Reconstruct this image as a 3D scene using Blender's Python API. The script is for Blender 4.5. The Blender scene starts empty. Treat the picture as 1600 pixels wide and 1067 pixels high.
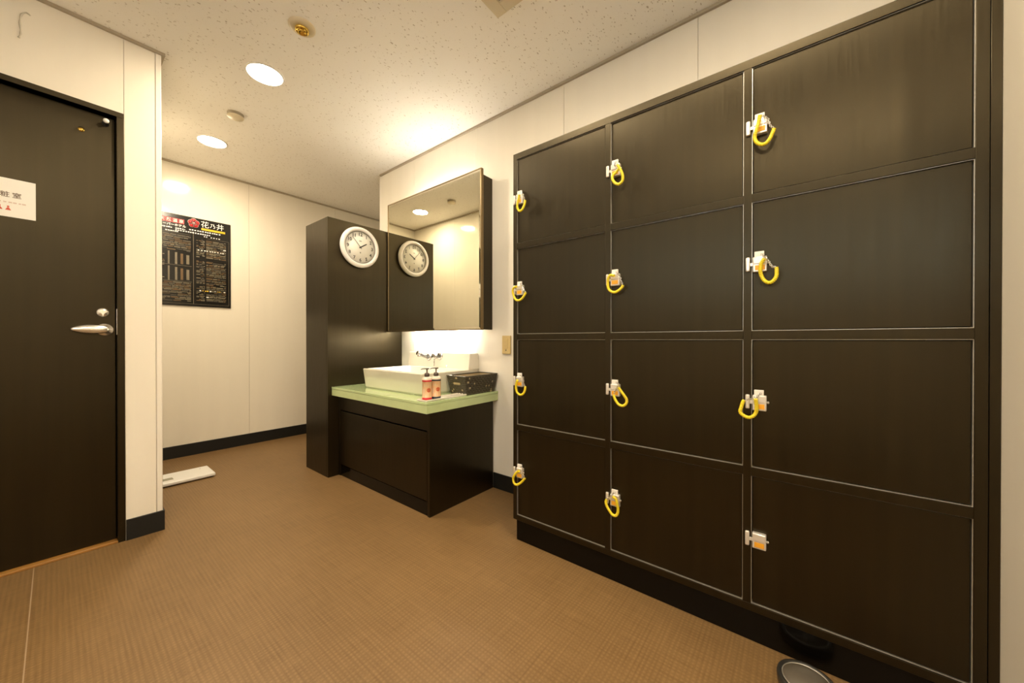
import bpy, bmesh, math, random
from mathutils import Vector, Matrix
random.seed(7)
PI = math.pi
SC = bpy.context.scene
COL = SC.collection

# ---------------------------------------------------------------- camera, world, exposure
cam_data = bpy.data.cameras.new('camera')
cam_data.sensor_width = 36.0
cam_data.lens = 564.4 / 1600.0 * 36.0
cam_data.clip_start = 0.02
cam = bpy.data.objects.new('camera', cam_data)
COL.objects.link(cam)
cam.location = (0, 0, 0.96)
cam.rotation_euler = (PI / 2 - 0.0039, 0, -0.9012)
SC.camera = cam

world = bpy.data.worlds.new('world')
SC.world = world
world.use_nodes = True
world.node_tree.nodes['Background'].inputs['Color'].default_value = (0.75, 0.85, 1.0, 1)
world.node_tree.nodes['Background'].inputs['Strength'].default_value = 1.9

SC.view_settings.view_transform = 'Standard'
SC.view_settings.look = 'None'
SC.view_settings.gamma = 1.0
SC.view_settings.use_curve_mapping = False
SC.view_settings.exposure = 2.2

DOWNLIGHT = 60.0       # radiance of the recessed downlight diffusers
TUBE_UP, TUBE_LOW = 9.0, 22.0     # radiance of the lamp tubes in the mirror cabinet
WARM = (1.0, 0.835, 0.60, 1)
TUBE_COL = (1.0, 0.93, 0.82, 1)

# ---------------------------------------------------------------- materials
def new_mat(name):
    m = bpy.data.materials.new(name)
    m.use_nodes = True
    nt = m.node_tree
    return m, nt, nt.nodes['Principled BSDF']

def plain(name, col, rough=0.5, metal=0.0, spec=0.5, coat=0.0, vary=0.0, vscale=8.0):
    m, nt, b = new_mat(name)
    b.inputs['Base Color'].default_value = (*col, 1)
    b.inputs['Roughness'].default_value = rough
    b.inputs['Metallic'].default_value = metal
    b.inputs['Specular IOR Level'].default_value = spec
    b.inputs['Coat Weight'].default_value = coat
    if vary:
        tc = nt.nodes.new('ShaderNodeTexCoord')
        n = nt.nodes.new('ShaderNodeTexNoise')
        n.inputs['Scale'].default_value = vscale
        n.inputs['Detail'].default_value = 4
        mx = nt.nodes.new('ShaderNodeMix'); mx.data_type = 'RGBA'
        mx.inputs[6].default_value = (*[c * (1 - vary) for c in col], 1)
        mx.inputs[7].default_value = (*[min(1, c * (1 + vary)) for c in col], 1)
        nt.links.new(tc.outputs['Object'], n.inputs['Vector'])
        nt.links.new(n.outputs['Fac'], mx.inputs[0])
        nt.links.new(mx.outputs[2], b.inputs['Base Color'])
    return m

def emit(name, col, strength):
    m, nt, b = new_mat(name)
    b.inputs['Base Color'].default_value = (0.8, 0.8, 0.8, 1)
    b.inputs['Emission Color'].default_value = col
    b.inputs['Emission Strength'].default_value = strength
    return m

def wood_mat(name, dark, light, rough, spec=0.20):
    m, nt, b = new_mat(name)
    N = nt.nodes.new; L = nt.links.new
    tc = N('ShaderNodeTexCoord')
    mp = N('ShaderNodeMapping'); mp.inputs['Scale'].default_value = (55, 55, 1.6)
    n1 = N('ShaderNodeTexNoise'); n1.inputs['Scale'].default_value = 1.0; n1.inputs['Detail'].default_value = 6; n1.inputs['Roughness'].default_value = spec
    # the grain runs upright and scatters sheen sideways
    ge = N('ShaderNodeNewGeometry'); cr = N('ShaderNodeVectorMath'); cr.operation = 'CROSS_PRODUCT'; cr.inputs[1].default_value = (0, 0, 1)
    L(ge.outputs['Normal'], cr.inputs[0]); L(cr.outputs[0], b.inputs['Tangent'])
    b.inputs['Anisotropic'].default_value = 0.75
    mp2 = N('ShaderNodeMapping'); mp2.inputs['Scale'].default_value = (260, 260, 9)
    n2 = N('ShaderNodeTexNoise'); n2.inputs['Scale'].default_value = 1.0; n2.inputs['Detail'].default_value = 3
    mix = N('ShaderNodeMath'); mix.operation = 'MULTIPLY_ADD'; mix.inputs[1].default_value = 0.35; 
    sub = N('ShaderNodeMath'); sub.operation = 'MULTIPLY'; sub.inputs[1].default_value = 0.65
    ramp = N('ShaderNodeValToRGB')
    ramp.color_ramp.elements[0].position = 0.36; ramp.color_ramp.elements[0].color = (*dark, 1)
    ramp.color_ramp.elements[1].position = 0.66; ramp.color_ramp.elements[1].color = (*light, 1)
    L(tc.outputs['Object'], mp.inputs['Vector']); L(mp.outputs[0], n1.inputs['Vector'])
    L(tc.outputs['Object'], mp2.inputs['Vector']); L(mp2.outputs[0], n2.inputs['Vector'])
    L(n1.outputs['Fac'], sub.inputs[0])
    L(n2.outputs['Fac'], mix.inputs[0]); L(sub.outputs[0], mix.inputs[2])
    L(mix.outputs[0], ramp.inputs['Fac']); L(ramp.outputs['Color'], b.inputs['Base Color'])
    rr = N('ShaderNodeMapRange'); rr.inputs['To Min'].default_value = rough - 0.10; rr.inputs['To Max'].default_value = rough + 0.12
    L(n2.outputs['Fac'], rr.inputs['Value']); L(rr.outputs[0], b.inputs['Roughness'])
    bp = N('ShaderNodeBump'); bp.inputs['Strength'].default_value = 0.22; bp.inputs['Distance'].default_value = 0.0006
    L(mix.outputs[0], bp.inputs['Height']); L(bp.outputs[0], b.inputs['Normal'])
    b.inputs['Specular IOR Level'].default_value = 0.62
    b.inputs['Specular Tint'].default_value = (1.0, 0.82, 0.50, 1)
    return m

def ceiling_mat():
    m, nt, b = new_mat('rockwool_ceiling')
    N = nt.nodes.new; L = nt.links.new
    tc = N('ShaderNodeTexCoord')
    # short worm-like fissures: a distorted cell pattern stretched along one way
    mp = N('ShaderNodeMapping'); mp.inputs['Scale'].default_value = (46, 92, 40); mp.inputs['Rotation'].default_value = (0, 0, 0.25)
    nd = N('ShaderNodeTexNoise'); nd.inputs['Scale'].default_value = 34; nd.inputs['Detail'].default_value = 2
    add = N('ShaderNodeVectorMath'); add.operation = 'MULTIPLY_ADD'; add.inputs[1].default_value = (1.6, 1.6, 0)
    v = N('ShaderNodeTexVoronoi'); v.inputs['Scale'].default_value = 1.0; v.inputs['Randomness'].default_value = 1.0
    L(tc.outputs['Object'], mp.inputs['Vector']); L(tc.outputs['Object'], nd.inputs['Vector'])
    L(nd.outputs['Color'], add.inputs[0]); L(mp.outputs[0], add.inputs[2])
    L(add.outputs[0], v.inputs['Vector'])
    n2 = N('ShaderNodeTexNoise'); n2.inputs['Scale'].default_value = 70; n2.inputs['Detail'].default_value = 1
    L(tc.outputs['Object'], n2.inputs['Vector'])
    mr = N('ShaderNodeMapRange'); mr.inputs['From Min'].default_value = 0.16; mr.inputs['From Max'].default_value = 0.27
    L(v.outputs['Distance'], mr.inputs['Value'])
    gt = N('ShaderNodeMath'); gt.operation = 'GREATER_THAN'; gt.inputs[1].default_value = 0.48
    L(n2.outputs['Fac'], gt.inputs[0])
    mxm = N('ShaderNodeMath'); mxm.operation = 'MAXIMUM'
    L(mr.outputs[0], mxm.inputs[0]); L(gt.outputs[0], mxm.inputs[1])
    fine = N('ShaderNodeTexNoise'); fine.inputs['Scale'].default_value = 160; fine.inputs['Detail'].default_value = 3
    L(tc.outputs['Object'], fine.inputs['Vector'])
    mx = N('ShaderNodeMix'); mx.data_type = 'RGBA'
    mx.inputs[6].default_value = (0.56, 0.50, 0.42, 1); mx.inputs[7].default_value = (0.93, 0.905, 0.85, 1)
    L(mxm.outputs[0], mx.inputs[0]); L(mx.outputs[2], b.inputs['Base Color'])
    hsum = N('ShaderNodeMath'); hsum.operation = 'MULTIPLY_ADD'; hsum.inputs[1].default_value = 0.35
    L(fine.outputs['Fac'], hsum.inputs[0]); L(mxm.outputs[0], hsum.inputs[2])
    bp = N('ShaderNodeBump'); bp.inputs['Strength'].default_value = 0.5; bp.inputs['Distance'].default_value = 0.002
    L(hsum.outputs[0], bp.inputs['Height']); L(bp.outputs[0], b.inputs['Normal'])
    b.inputs['Roughness'].default_value = 0.9
    b.inputs['Specular IOR Level'].default_value = 0.15
    return m

def floor_mat():
    m, nt, b = new_mat('woven_vinyl_floor')
    N = nt.nodes.new; L = nt.links.new
    tc = N('ShaderNodeTexCoord')
    def streak(sx, sy, det=5):
        mp = N('ShaderNodeMapping'); mp.inputs['Scale'].default_value = (sx, sy, 1)
        n = N('ShaderNodeTexNoise'); n.inputs['Scale'].default_value = 1; n.inputs['Detail'].default_value = det; n.inputs['Roughness'].default_value = 0.6
        L(tc.outputs['Object'], mp.inputs['Vector']); L(mp.outputs[0], n.inputs['Vector'])
        return n.outputs['Fac']
    a = streak(170, 6); c = streak(6, 170); big = streak(2.2, 1.3, 3)
    def wave(direction):
        w = N('ShaderNodeTexWave'); w.wave_type = 'BANDS'; w.bands_direction = direction
        w.inputs['Scale'].default_value = 24.0; w.inputs['Distortion'].default_value = 0.25; w.inputs['Detail Scale'].default_value = 3
        L(tc.outputs['Object'], w.inputs['Vector'])
        return w.outputs['Fac']
    wx, wy = wave('X'), wave('Y')
    def mth(op, x, y):
        n = N('ShaderNodeMath'); n.operation = op
        for i, q in enumerate((x, y)):
            if isinstance(q, (int, float)): n.inputs[i].default_value = q
            else: L(q, n.inputs[i])
        return n.outputs[0]
    weave = mth('MULTIPLY', wx, wy)
    st = mth('ADD', mth('MULTIPLY', a, 0.5), mth('MULTIPLY', c, 0.5))
    val = mth('ADD', mth('ADD', mth('ADD', mth('MULTIPLY', st, 0.62), 0.14), mth('MULTIPLY', weave, 0.15)), mth('MULTIPLY', big, 0.25))
    ramp = N('ShaderNodeValToRGB')
    ramp.color_ramp.elements[0].position = 0.42; ramp.color_ramp.elements[0].color = (0.125, 0.068, 0.022, 1)
    ramp.color_ramp.elements[1].position = 0.84; ramp.color_ramp.elements[1].color = (0.275, 0.165, 0.068, 1)
    L(val, ramp.inputs['Fac']); L(ramp.outputs['Color'], b.inputs['Base Color'])
    bp = N('ShaderNodeBump'); bp.inputs['Strength'].default_value = 0.35; bp.inputs['Distance'].default_value = 0.001
    L(val, bp.inputs['Height']); L(bp.outputs[0], b.inputs['Normal'])
    b.inputs['Roughness'].default_value = 0.5
    b.inputs['Specular IOR Level'].default_value = 0.4
    return m

def wall_mat(name, col, rough):
    m, nt, b = new_mat(name)
    N = nt.nodes.new; L = nt.links.new
    tc = N('ShaderNodeTexCoord')
    mp = N('ShaderNodeMapping'); mp.inputs['Scale'].default_value = (14, 14, 0.8)
    n = N('ShaderNodeTexNoise'); n.inputs['Scale'].default_value = 1; n.inputs['Detail'].default_value = 4
    mx = N('ShaderNodeMix'); mx.data_type = 'RGBA'
    mx.inputs[6].default_value = (*[c * 0.96 for c in col], 1); mx.inputs[7].default_value = (*[min(1, c * 1.03) for c in col], 1)
    L(tc.outputs['Object'], mp.inputs['Vector']); L(mp.outputs[0], n.inputs['Vector'])
    L(n.outputs['Fac'], mx.inputs[0]); L(mx.outputs[2], b.inputs['Base Color'])
    b.inputs['Roughness'].default_value = rough
    b.inputs['Specular IOR Level'].default_value = 0.5
    return m

M = {}
M['wood'] = wood_mat('dark_wenge_laminate', (0.0003, 0.0002, 0.0001), (0.0050, 0.0032, 0.0012), 0.38)
M['wood_low'] = wood_mat('dark_wenge_laminate_cabinet', (0.0022, 0.0014, 0.0006), (0.0075, 0.0047, 0.0020), 0.38, 0.46)
M['wall'] = wall_mat('cream_wall_panel', (0.85, 0.80, 0.69), 0.12)
M['wall_satin'] = wall_mat('cream_wall_panel_satin', (0.85, 0.80, 0.69), 0.38)
M['wall_joint'] = plain('wall_joint', (0.62, 0.56, 0.46), 0.6)
M['trim'] = plain('ceiling_trim', (0.42, 0.36, 0.27), 0.5)
M['bead'] = plain('corner_bead', (0.84, 0.79, 0.70), 0.3)
M['ceiling'] = ceiling_mat()
M['floor'] = floor_mat()
M['black'] = plain('black_vinyl', (0.010, 0.010, 0.009), 0.45, spec=0.35)
M['plinth'] = plain('black_gloss_plinth', (0.004, 0.003, 0.002), 0.12, spec=0.22)
M['gap'] = plain('dark_gap', (0.004, 0.003, 0.002), 0.8)
M['alu'] = plain('brushed_aluminium', (0.72, 0.68, 0.60), 0.38, metal=0.75)
M['chrome'] = plain('chrome', (0.85, 0.84, 0.82), 0.08, metal=1.0)
M['faucet'] = plain('faucet_chrome', (0.42, 0.41, 0.40), 0.10, metal=1.0)
M['satin'] = plain('satin_nickel', (0.82, 0.80, 0.76), 0.24, metal=0.9)
M['brass'] = plain('polished_brass', (0.75, 0.52, 0.12), 0.14, metal=1.0)
M['bronze'] = plain('bronze_metal', (0.20, 0.145, 0.075), 0.32, metal=0.85)
M['mirror'] = plain('mirror_silvering', (0.77, 0.75, 0.63), 0.0, metal=1.0)
M['mirror_bevel'] = plain('mirror_bevel', (0.95, 0.92, 0.80), 0.05, metal=1.0)
M['white_plastic'] = plain('white_plastic', (0.80, 0.79, 0.76), 0.3)
M['can_white'] = plain('can_white', (0.85, 0.83, 0.80), 0.35)
M['beige_plastic'] = plain('beige_plastic', (0.66, 0.57, 0.40), 0.4)
M['yellow_plastic'] = plain('aged_yellow_plastic', (0.66, 0.50, 0.22), 0.35)
M['ceramic'] = plain('white_ceramic', (0.74, 0.70, 0.60), 0.06, coat=0.4)
M['glass_green'] = plain('pale_green_glass', (0.52, 0.65, 0.33), 0.08, coat=0.6, vary=0.06, vscale=5)
M['glass_green_edge'] = plain('pale_green_glass_edge', (0.55, 0.66, 0.34), 0.16, vary=0.08, vscale=14)
M['coil'] = plain('yellow_coil_plastic', (0.82, 0.66, 0.02), 0.28, coat=0.3)
M['lock_label'] = plain('orange_label', (0.78, 0.36, 0.02), 0.4)
M['lock_case'] = plain('lock_case', (0.78, 0.74, 0.68), 0.28, metal=0.55)
M['tag'] = plain('key_tag_white', (0.80, 0.76, 0.70), 0.3)
M['clock_rim'] = plain('clock_rim_white', (0.80, 0.76, 0.74), 0.25)
M['clock_dial'] = plain('clock_dial', (0.80, 0.78, 0.72), 0.5)
M['ink'] = plain('dark_ink', (0.03, 0.03, 0.03), 0.5)
M['ink_grey'] = plain('grey_ink', (0.22, 0.21, 0.19), 0.5)
M['paper'] = plain('paper', (0.86, 0.84, 0.78), 0.6)
M['poster'] = plain('poster_black', (0.010, 0.009, 0.008), 0.16)
M['poster_red'] = plain('poster_red', (0.62, 0.03, 0.035), 0.35)
M['poster_white'] = plain('poster_white', (0.85, 0.83, 0.80), 0.35)
M['poster_gold'] = plain('poster_gold', (0.70, 0.46, 0.02), 0.35)
M['poster_tan'] = plain('poster_tan', (0.17, 0.145, 0.095), 0.35)
M['poster_dim'] = plain('poster_dim', (0.07, 0.06, 0.045), 0.35)
M['poster_brown'] = plain('poster_brown', (0.13, 0.075, 0.025), 0.35)
M['sign_brown'] = plain('sign_brown_ink', (0.20, 0.15, 0.11), 0.6)
M['sign_pale'] = plain('sign_pale_ink', (0.66, 0.53, 0.46), 0.6)
M['sign_red'] = plain('sign_red_ink', (0.60, 0.10, 0.06), 0.6)
M['peach'] = plain('peach_liquid_bottle', (0.80, 0.50, 0.27), 0.15, coat=0.5)
M['peach_top'] = plain('clear_pale_shoulder', (0.80, 0.66, 0.54), 0.12, coat=0.5)
M['band_red'] = plain('red_band', (0.66, 0.035, 0.05), 0.25)
M['band_navy'] = plain('navy_band', (0.035, 0.045, 0.065), 0.25)
M['pump'] = plain('brown_pump', (0.075, 0.055, 0.042), 0.35)
M['petal'] = plain('label_flower', (0.55, 0.10, 0.03), 0.4)
M['leaf'] = plain('label_leaf', (0.42, 0.42, 0.14), 0.4)
M['weave'] = plain('dark_olive_weave', (0.060, 0.050, 0.028), 0.22, vary=0.5, vscale=90)
M['weave_light'] = plain('light_weave', (0.40, 0.32, 0.18), 0.22)
M['basket_in'] = plain('basket_lining', (0.36, 0.28, 0.16), 0.6)
M['lcd'] = plain('grey_display', (0.30, 0.29, 0.22), 0.2)
M['threshold'] = plain('orange_wood_threshold', (0.34, 0.16, 0.035), 0.35, vary=0.2, vscale=20)
M['seam'] = plain('floor_seam', (0.36, 0.25, 0.15), 0.5)
M['painted_reflection'] = plain('painted_reflection', (0.56, 0.52, 0.43), 0.5)
M['dish'] = plain('dark_dish', (0.028, 0.026, 0.022), 0.3)
M['dish_lid'] = plain('taupe_lid', (0.13, 0.11, 0.085), 0.25)
def glass_mat():
    m, nt, b = new_mat('window_glass')
    t = nt.nodes.new('ShaderNodeBsdfTransparent'); t.inputs['Color'].default_value = (0.93, 0.96, 0.95, 1)
    mx = nt.nodes.new('ShaderNodeMixShader'); mx.inputs[0].default_value = 0.08
    b.inputs['Roughness'].default_value = 0.02; b.inputs['Base Color'].default_value = (0.8, 0.85, 0.85, 1)
    nt.links.new(t.outputs[0], mx.inputs[1]); nt.links.new(b.outputs[0], mx.inputs[2])
    nt.links.new(mx.outputs[0], nt.nodes['Material Output'].inputs['Surface'])
    return m
M['window_glass'] = glass_mat()
M['downlight'] = emit('downlight_diffuser', WARM, DOWNLIGHT)
M['tube_up'] = emit('upper_lamp_tube', TUBE_COL, TUBE_UP)
M['tube_low'] = emit('lower_lamp_tube', TUBE_COL, TUBE_LOW)

# ---------------------------------------------------------------- mesh helpers
class MB:
    """Collects shapes; build() links them as ONE mesh object."""
    def __init__(s):
        s.bm = bmesh.new(); s.mats = []
    def mi(s, m):
        if m not in s.mats: s.mats.append(m)
        return s.mats.index(m)
    def face(s, vs, m, smooth=False):
        try: f = s.bm.faces.new(vs)
        except ValueError: return None
        f.material_index = s.mi(m); f.smooth = smooth
        return f
    def box(s, lo, hi, m, bev=0.0, seg=2):
        x0, y0, z0 = lo; x1, y1, z1 = hi
        x0, x1 = min(x0, x1), max(x0, x1); y0, y1 = min(y0, y1), max(y0, y1); z0, z1 = min(z0, z1), max(z0, z1)
        v = [s.bm.verts.new(p) for p in ((x0,y0,z0),(x1,y0,z0),(x1,y1,z0),(x0,y1,z0),(x0,y0,z1),(x1,y0,z1),(x1,y1,z1),(x0,y1,z1))]
        return s._hexa(v, m, bev, seg)
    def hexa(s, pts, m, bev=0.0, seg=2):
        return s._hexa([s.bm.verts.new(p) for p in pts], m, bev, seg)
    def _hexa(s, v, m, bev, seg):
        fs = [s.face([v[i] for i in q], m) for q in ((3,2,1,0),(4,5,6,7),(0,1,5,4),(1,2,6,5),(2,3,7,6),(3,0,4,7))]
        if bev > 0:
            es = list({e for f in fs for e in f.edges})
            r = bmesh.ops.bevel(s.bm, geom=es, offset=bev, segments=seg, profile=0.5, affect='EDGES')
            for f in r['faces']: f.material_index = s.mi(m); f.smooth = True
    def prism(s, pts, vec, m, smooth=False):
        """pts: planar polygon (3D), extruded by vec"""
        vec = Vector(vec)
        a = [s.bm.verts.new(p) for p in pts]; b = [s.bm.verts.new(Vector(p) + vec) for p in pts]
        n = len(pts)
        s.face(a[::-1], m); s.face(b, m)
        for i in range(n): s.face([a[i], a[(i+1) % n], b[(i+1) % n], b[i]], m, smooth)
    def lathe(s, prof, m, origin=(0,0,0), axis=(0,0,1), n=32, mats=None, sx=1.0):
        """prof: (radius, along axis) from start to end"""
        ax = Vector(axis).normalized()
        t = Vector((0,0,1)) if abs(ax.z) < 0.9 else Vector((1,0,0))
        u = ax.cross(t).normalized(); w = ax.cross(u)
        o = Vector(origin); rings = []
        for r, h in prof:
            if r < 1e-6: rings.append([s.bm.verts.new(o + ax * h)])
            else: rings.append([s.bm.verts.new(o + ax * h + (u * math.cos(2*PI*i/n) * sx + w * math.sin(2*PI*i/n)) * r) for i in range(n)])
        for k in range(len(rings) - 1):
            a, b = rings[k], rings[k+1]; mm = mats[k] if mats else m
            for i in range(n):
                j = (i+1) % n
                if len(a) == 1 and len(b) == 1: continue
                if len(a) == 1: s.face([a[0], b[j], b[i]], mm, True)
                elif len(b) == 1: s.face([a[i], a[j], b[0]], mm, True)
                else: s.face([a[i], a[j], b[j], b[i]], mm, True)
    def tube(s, pts, rad, m, n=10, closed=False):
        P = [Vector(p) for p in pts]; N = len(P)
        rad = rad if callable(rad) else (lambda i, r=rad: r)
        prev = None; rings = []
        for i in range(N):
            d = (P[(i+1) % N] - P[i-1]) if (closed or 0 < i < N-1) else (P[1] - P[0] if i == 0 else P[-1] - P[-2])
            d.normalize()
            if prev is None:
                up = Vector((1,0,0)) if abs(d.x) < 0.9 else Vector((0,0,1))
                u = d.cross(up).normalized()
            else: u = (prev - d * prev.dot(d)).normalized()
            prev = u; w = d.cross(u)
            rings.append([s.bm.verts.new(P[i] + (u * math.cos(2*PI*k/n) + w * math.sin(2*PI*k/n)) * rad(i)) for k in range(n)])
        for i in range(N if closed else N - 1):
            a, b = rings[i], rings[(i+1) % N]
            for k in range(n):
                j = (k+1) % n
                s.face([a[k], a[j], b[j], b[k]], m, True)
        if not closed:
            s.face(rings[0][::-1], m); s.face(rings[-1], m)
    def build(s, name, parent=None, loc=None, origin=None):
        bmesh.ops.recalc_face_normals(s.bm, faces=s.bm.faces[:])
        me = bpy.data.meshes.new(name)
        if origin is not None:
            bmesh.ops.translate(s.bm, verts=s.bm.verts[:], vec=-Vector(origin))
        s.bm.to_mesh(me); s.bm.free()
        for m in s.mats: me.materials.append(m if not isinstance(m, str) else M[m])
        o = bpy.data.objects.new(name, me)
        COL.objects.link(o)
        if parent is not None: o.parent = parent
        if origin is not None: o.location = origin
        return o

def boxobj(name, lo, hi, m, parent=None, bev=0.0, seg=2):
    b = MB(); b.box(lo, hi, m, bev, seg)
    return b.build(name, parent)

def text_obj(name, body, size, m, matrix, parent=None, extrude=0.0004, bold=0.0):
    cu = bpy.data.curves.new('txt', 'FONT')
    cu.body = body; cu.size = size; cu.align_x = 'CENTER'; cu.align_y = 'CENTER'; cu.extrude = extrude; cu.offset = bold
    cu.resolution_u = 3
    t = bpy.data.objects.new('txt', cu); COL.objects.link(t)
    dg = bpy.context.evaluated_depsgraph_get()
    me = bpy.data.meshes.new_from_object(t.evaluated_get(dg))
    bpy.data.objects.remove(t); bpy.data.curves.remove(cu)
    me.transform(matrix); me.materials.clear(); me.materials.append(M[m])
    me.name = name
    o = bpy.data.objects.new(name, me); COL.objects.link(o)
    if parent is not None: o.parent = parent
    return o

def face_minus_y(x, y, z):      # text standing upright on a wall that faces -Y
    return Matrix.Translation((x, y, z)) @ Matrix.Rotation(PI/2, 4, 'X')

def tag(o, label, cat, group=None, kind=None):
    o['label'] = label; o['category'] = cat
    if group: o['group'] = group
    if kind: o['kind'] = kind
    return o

def thing(name, label, cat, loc=(0,0,0), group=None):
    o = bpy.data.objects.new(name, None); o.empty_display_size = 0.05
    COL.objects.link(o); o.location = loc
    o['kind'] = 'thing'
    return tag(o, label, cat, group)

def adopt(root):
    """children were modelled in world coordinates: keep them there under the Empty"""
    for c in root.children:
        c.matrix_parent_inverse = Matrix.Translation(-Vector(root.location))

def struct(o, label=None):
    o['kind'] = 'structure'
    if label: o['label'] = label
    return o

def catmull(P, per=12):
    P = [Vector(p) for p in P]; out = []
    Q = [2*P[0]-P[1]] + P + [2*P[-1]-P[-2]]
    for i in range(1, len(Q)-2):
        for k in range(per):
            t = k/per; a, b, c, d = Q[i-1], Q[i], Q[i+1], Q[i+2]
            out.append(0.5*((2*b) + (c-a)*t + (2*a-5*b+4*c-d)*t*t + (3*b-a-3*c+d)*t**3))
    out.append(P[-1])
    return out

# ---------------------------------------------------------------- room dimensions
XW, YF, YD, ZC = 1.776, 3.972, 2.524, 2.407
YE = 2.895          # far end of the locker wall
XC = 0.335          # corner of the door wall / left wall of the passage
XN, YB, YR = -1.5, -1.7, -0.368
G = 0.0008

# floor, ceiling
fl = struct(boxobj('floor', (XN-0.1, YB-0.1, -0.08), (2.8, YF+0.1, 0), 'floor'))
boxobj('seam_strip', (-0.0615, 1.0, -0.002), (-0.0585, YD+0.0, 0.0005), 'seam', fl)
LIGHTS = [(0.712, 2.279), (0.712, 3.353), (0.712, 1.205), (0.712, 0.131), (0.712, -0.943), (-0.60, 0.131), (-0.60, -0.943)]  # the last two are unseen, added to brighten the near area
CAN_R, CAN_H = 0.079, 0.008
b = MB(); b.box((XN-0.1, YB-0.1, ZC), (2.8, YF+0.1, ZC+0.08), 'ceiling')
ce = b.build('ceiling_blank')
b = MB()
for x, y in LIGHTS: b.lathe([(0, -0.02), (CAN_R+0.001, -0.02), (CAN_R+0.001, CAN_H+0.002), (0, CAN_H+0.002)], 'ceiling', (x, y, ZC), n=40)
cut = b.build('cutter')
md = ce.modifiers.new('cut', 'BOOLEAN'); md.operation = 'DIFFERENCE'; md.object = cut; md.solver = 'EXACT'
me = bpy.data.meshes.new_from_object(ce.evaluated_get(bpy.context.evaluated_depsgraph_get()))
for o_ in (ce, cut): bpy.data.objects.remove(o_)
me.name = 'ceiling'
ce = bpy.data.objects.new('ceiling', me); COL.objects.link(ce); struct(ce)

def panel_wall(name, axis, face, span, depth, seams, z0=0.0, z1=ZC, sign=1, t=0.006, mat='wall'):
    """A wall box behind thin boards with open joints. axis: the normal's axis; face: board face; sign: +1 room is on the low side"""
    a0, a1 = span
    def bx(lo_n, hi_n, u0, u1, zz0, zz1, nm, mat, par, bev=0.0):
        if axis == 'x': return boxobj(nm, (lo_n, u0, zz0), (hi_n, u1, zz1), mat, par, bev)
        return boxobj(nm, (u0, lo_n, zz0), (u1, hi_n, zz1), mat, par, bev)
    w = struct(bx(face + sign*t, face + sign*depth, a0, a1, z0, z1, name, 'wall_joint', None))
    e = [a0] + seams + [a1]
    for i in range(len(e)-1):
        bx(face, face + sign*t, e[i] + (G if i else 0), e[i+1] - (G if i < len(e)-2 else 0), z0, z1, 'wall_panel', mat, w, 0.0006)
    return w

wall_right = panel_wall('wall_right', 'x', XW, (YR, YE-0.02), 0.10, [0.351, 1.034, 1.717, 2.40], mat='wall_satin')
boxobj('corner_bead', (XW, YE-0.0205, 0), (XW+0.1, YE, ZC), 'bead', wall_right, 0.002)
wall_far = panel_wall('wall_far', 'y', YF, (XC-0.1, 2.7), 0.10, [1.109, 1.90])
wall_left = panel_wall('wall_left', 'x', XC, (YD+0.02, YF), 0.10, [3.20], sign=-1)
struct(boxobj('wall_alcove', (XW+0.1, YE-0.1, 0), (2.7, YE, ZC), 'wall'))
struct(boxobj('wall_alcove_end', (2.7, YE-0.1, 0), (2.8, YF+0.1, ZC), 'wall'))
# near side wall; two unseen windows added for cool sheen and daylight fill
ADDED_WIN = [(-0.95, -0.35), (0.40, 1.00)]; WZ0, WZ1 = 1.40, 2.10
b = MB()
b.box((XN-0.1, YB-0.1, 0), (XN, YD+0.1, WZ0), 'wall'); b.box((XN-0.1, YB-0.1, WZ1), (XN, YD+0.1, ZC), 'wall')
e = [YB-0.1] + [v for w in ADDED_WIN for v in w] + [YD+0.1]
for i in (0, 2, 4): b.box((XN-0.1, e[i], WZ0), (XN, e[i+1], WZ1), 'wall')
struct(b.build('wall_near_side'))
for i, (y0, y1) in enumerate(ADDED_WIN):
    b = MB(); f = 0.035
    b.box((XN-0.08, y0, WZ0), (XN-0.03, y0+f, WZ1), 'alu'); b.box((XN-0.08, y1-f, WZ0), (XN-0.03, y1, WZ1), 'alu')
    b.box((XN-0.08, y0+f, WZ0), (XN-0.03, y1-f, WZ0+f), 'alu'); b.box((XN-0.08, y0+f, WZ1-f), (XN-0.03, y1-f, WZ1), 'alu')
    w = struct(b.build('window_%d' % (i+1)))  # unseen window, put in for its cool light
    boxobj('pane', (XN-0.058, y0+f, WZ0+f), (XN-0.054, y1-f, WZ1-f), 'window_glass', w)
struct(boxobj('wall_back', (XN, YB-0.1, 0), (2.0, YB, ZC), 'wall'))
struct(boxobj('wall_return', (0.95, YR-0.1, 0), (XW+0.1, YR, ZC), 'wall'))
struct(boxobj('wall_return_side', (0.95, YB, 0), (1.05, YR-0.1, ZC), 'wall'))

# wall that holds the door
DX0, DX1, DZ = -0.655, 0.205, 2.037
b = MB()
b.box((XN, YD+0.006, 0), (DX0, YD+0.1, ZC), 'wall_joint')
b.box((DX0, YD+0.006, DZ), (DX1, YD+0.1, ZC), 'wall_joint')
b.box((DX1, YD+0.006, 0), (XC-0.003, YD+0.1, ZC), 'wall_joint')
wall_door = struct(b.build('wall_door'))
boxobj('wall_panel', (XN, YD, 0), (DX0-G, YD+0.006, ZC), 'wall_satin', wall_door, 0.0006)
boxobj('wall_panel', (DX0+G, YD, DZ), (DX1-G, YD+0.006, ZC), 'wall_satin', wall_door, 0.0006)
boxobj('wall_panel', (DX1+G, YD, 0), (0.3115, YD+0.006, ZC), 'wall_satin', wall_door, 0.0006)
boxobj('corner_bead', (0.3125, YD-0.002, 0), (XC, YD+0.0195, ZC), 'bead', wall_door, 0.003)
b = MB()  # grey strip painted in for a reflection in the glossy panel
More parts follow.
